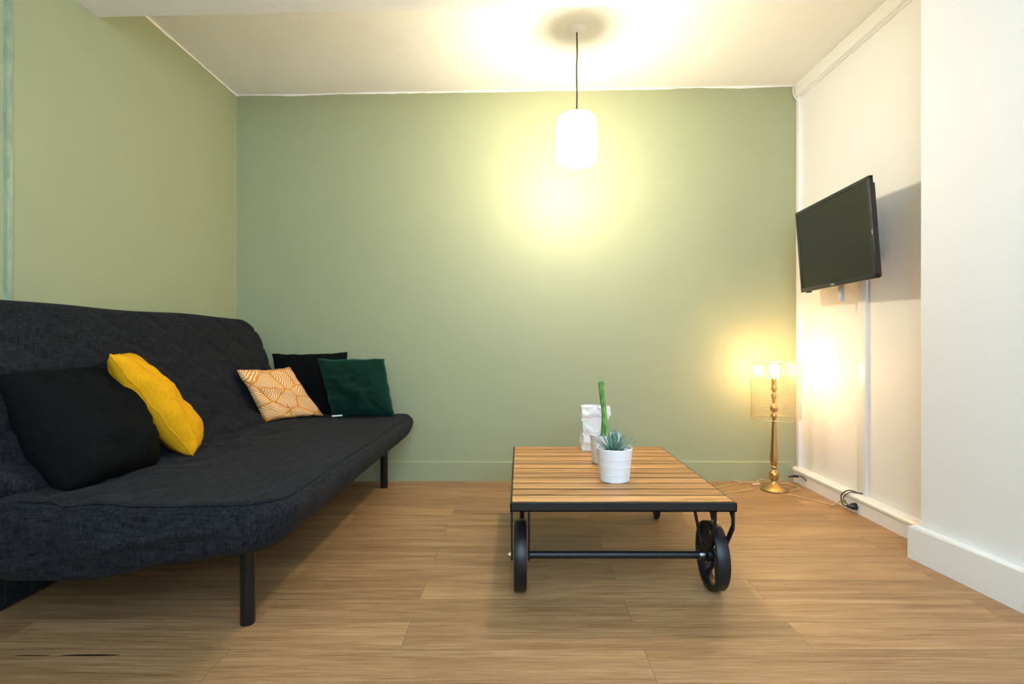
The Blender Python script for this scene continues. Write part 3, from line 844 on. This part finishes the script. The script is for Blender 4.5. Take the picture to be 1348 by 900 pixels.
for a in (.3, .3+2*PI/3, .3+4*PI/3):
    tube(sh, catmull([(LX+.015*math.cos(a), LY+.015*math.sin(a), ztop+.004), (LX+.07*math.cos(a), LY+.07*math.sin(a), ztop+.075), (scx+SR*math.cos(a), scy+SR*math.sin(a), sz1)], 5), .0016, 6)
link('shade_carrier', sh, 'brass_wire', lamp, smooth=True)

# ------------------------------------------------------------------ cords on the floor
def fl(x, y, h=.004):
    Z = (H-h)*F/(y-CY); return ((x-CX)/F*Z, Z, h)
bm = bmesh.new()
tube(bm, catmull([(LX+.045,LY+.055,.012), fl(1034,636), fl(1046,640), fl(1054,643.5), fl(1045,645.5), fl(1033,647), fl(1028,650), fl(1040,651), fl(1060,656), fl(1085,662), fl(1097,664.5), (1.700,2.905,.004), (1.745,2.915,.02), (1.758,2.90,.04)], 7), .0028, 7)
link('lamp_cord', bm, 'gold_cord', lamp, smooth=True)
bm = bmesh.new()
tube(bm, catmull([fl(930,648), fl(948,641), fl(962,637.5), fl(975,635.0), (1.36,3.405,.02), (1.41,3.405,.004), (1.50,3.41,.004), (1.60,3.41,.004), fl(1040,637), fl(1052,641.5), fl(1040,644.5)], 7), .0028, 7)
tag(link('extension_cord', bm, 'gold_cord', smooth=True), 'thin gold cable running along the foot of the green wall behind the brass lamp', 'cable')
bm = bmesh.new()
tube(bm, catmull([fl(935,653), fl(955,648.5), fl(975,646), fl(990,643.5), fl(1000,638), (1.50,3.36,.02), (1.55,3.375,.03), (1.60,3.36,.012)], 7), .0028, 7)
tag(link('extension_cord', bm, 'gold_cord', smooth=True), 'thin gold cable curving over the floor from coffee table to brass lamp base', 'cable')
bm = bmesh.new(); box(bm, (-.026,-.013,0), (.026,.013,.016), .005, 3)
o = link('cord_switch', bm, 'gold_cord', autosmooth=40); o.location = (1.478, 3.33, .001); o.rotation_euler = (0,0,.1)
tag(o, 'small gold inline switch on the floor left of brass lamp base', 'switch')
# plug hanging at the skirting under the cable cover
pl = tag(empty('power_plug', (1.765, 2.84, .03)), 'black plug with bent leads on white skirting below the television', 'plug')
bm = bmesh.new(); lathe(bm, [(.008,-.045),(.011,-.03),(.017,-.022),(.019,-.006),(.019,-.001)], (1.771,2.80,.035), 20, 'x')
link('plug_body', bm, 'black_plastic', pl, autosmooth=40)
bm = bmesh.new()
tube(bm, catmull([(1.728,2.80,.035), (1.722,2.83,.034), (1.740,2.875,.045), (1.748,2.885,.075), (1.772,2.86,.103), (1.795,2.815,.101), (1.808,2.795,.102)], 7), .0032, 7)
tube(bm, catmull([(1.735,2.80,.038), (1.728,2.83,.055), (1.745,2.86,.07), (1.77,2.845,.098), (1.79,2.82,.100)], 7), .0026, 7)
link('lead', bm, 'cord_black', pl, smooth=True)
bm = bmesh.new(); box(bm, (1.742,2.855,.032), (1.758,2.885,.050), .004); link('cord_joint', bm, 'gold_cord', pl, autosmooth=40)
p2 = tag(empty('power_plug', (1.72, 3.4, .05)), 'flat black plug at the corner end of the white skirting beside brass lamp', 'plug')
bm = bmesh.new(); tube(bm, catmull([(1.700,3.36,.048), (1.735,3.365,.052), (1.763,3.36,.050)], 5), [.005]*5+[.009]*5+[.004], 8)
tube(bm, catmull([(1.755,3.36,.052), (1.765,3.33,.058), (1.768,3.28,.046)], 5), .003, 6); link('plug_body', bm, 'black_plastic', p2, smooth=True)
# small cable loop at top corner
bm = bmesh.new(); tube(bm, catmull([(1.796,3.45,2.575), (1.776,3.448,2.55), (1.776,3.448,2.51), (1.792,3.448,2.478), (1.800,3.448,2.47)], 6), .0045, 8)
tag(link('cable_loop', bm, 'white_trim', smooth=True), 'short white cable loop at the top corner beside the green wall', 'cable')

# ------------------------------------------------------------------ pendant
QX, QY = .300, 2.79
pend = tag(empty('pendant_lamp', (QX, QY, ceil_z(QX))), 'lit pendant lamp with frosted glass shade hanging on a dark cord from the ceiling', 'lamp')
zc = ceil_z(QX)+.004
bm = bmesh.new(); lathe(bm, [(.001,-.020),(.020,-.020),(.040,-.014),(.047,-.004),(.048,.0)], (QX,QY,zc-.003), 36, cap=False); link('ceiling_rose', bm, 'white_trim', pend, autosmooth=50)
bm = bmesh.new(); tube(bm, catmull([(QX,QY,zc-.02), (QX+.002,QY,2.42), (QX-.001,QY,2.33), (QX+.001,QY,2.2), (QX,QY,2.10)], 6), .0042, 8); link('cord', bm, 'cord_black', pend, smooth=True)
bm = bmesh.new(); lathe(bm, [(.006,2.115),(.014,2.108),(.045,2.098),(.060,2.088),(.058,2.084),(.020,2.084),(.018,2.03)], (QX,QY,0), 32); link('lamp_holder', bm, 'white_trim', pend, autosmooth=50)
bm = bmesh.new()
prof = [(.060,2.088),(.085,2.082),(.098,2.068),(.103,2.045),(.104,1.95),(.103,1.86),(.099,1.846),(.085,1.836),(.045,1.832),(.001,1.831)]
rg = lathe(bm, prof, (QX,QY,0), 96, cap=False)
for ring in rg[3:6]:
    for i, v in enumerate(ring):
        d = Vector((v.co.x-QX, v.co.y-QY, 0)); v.co += d.normalized()*.0013*math.cos(i*PI/2)
link('glass_shade', bm, 'frosted', pend, smooth=True)
bm = bmesh.new(); lathe(bm, [(.001,0),(.018,.004),(.034,.016),(.044,.034),(.046,.050),(.041,.070),(.028,.090),(.016,.105),(.014,.115)], (QX,QY,1.925), 32, cap=False); link('light_bulb', bm, 'bulb_warm', pend, smooth=True)

# flush ceiling disc behind the viewpoint
fx, fy = .1, -.72
dl = tag(empty('ceiling_light', (fx, fy, 2.5)), 'round flush ceiling light behind the viewpoint', 'lamp')
bm = bmesh.new(); lathe(bm, [(.17,2.47),(.17,2.545)], (fx,fy,0), 48); link('light_base', bm, 'white_trim', dl, autosmooth=40)
bm = bmesh.new(); lathe(bm, [(.001,2.425),(.08,2.43),(.13,2.445),(.155,2.469)], (fx,fy,0), 48, cap=False); link('diffuser', bm, 'panel_cool', dl, smooth=True)

# ------------------------------------------------------------------ daylight through the window behind the camera
w = bpy.data.worlds.new('World'); bpy.context.scene.world = w; w.use_nodes = True
bg = w.node_tree.nodes['Background']; bg.inputs[0].default_value = (.62,.80,1,1); bg.inputs[1].default_value = 1.0
ar = bpy.data.lights.new('window_daylight', 'AREA'); ar.shape = 'RECTANGLE'; ar.size = 2.25; ar.size_y = 1.1; ar.energy = 80; ar.color = (.56,.78,1)
ao = bpy.data.objects.new('window_daylight', ar); COL.objects.link(ao); ao.location = (.45, YF-.18, 1.725); ao.rotation_euler = (PI/2, 0, 0)

# ------------------------------------------------------------------ camera
cd = bpy.data.cameras.new('camera'); co = bpy.data.objects.new('camera', cd); COL.objects.link(co)
co.location = (0, 0, H); co.rotation_euler = (PI/2, 0, 0)
cd.sensor_width = 36; cd.lens = F*36/1348; cd.shift_x = -10/1348; cd.clip_start = .02
sc = bpy.context.scene; sc.camera = co
sc.view_settings.view_transform = 'Standard'; sc.view_settings.look = 'None'
sc.view_settings.gamma = 1; sc.view_settings.use_curve_mapping = False; sc.view_settings.exposure = .32
sc.render.film_transparent = False
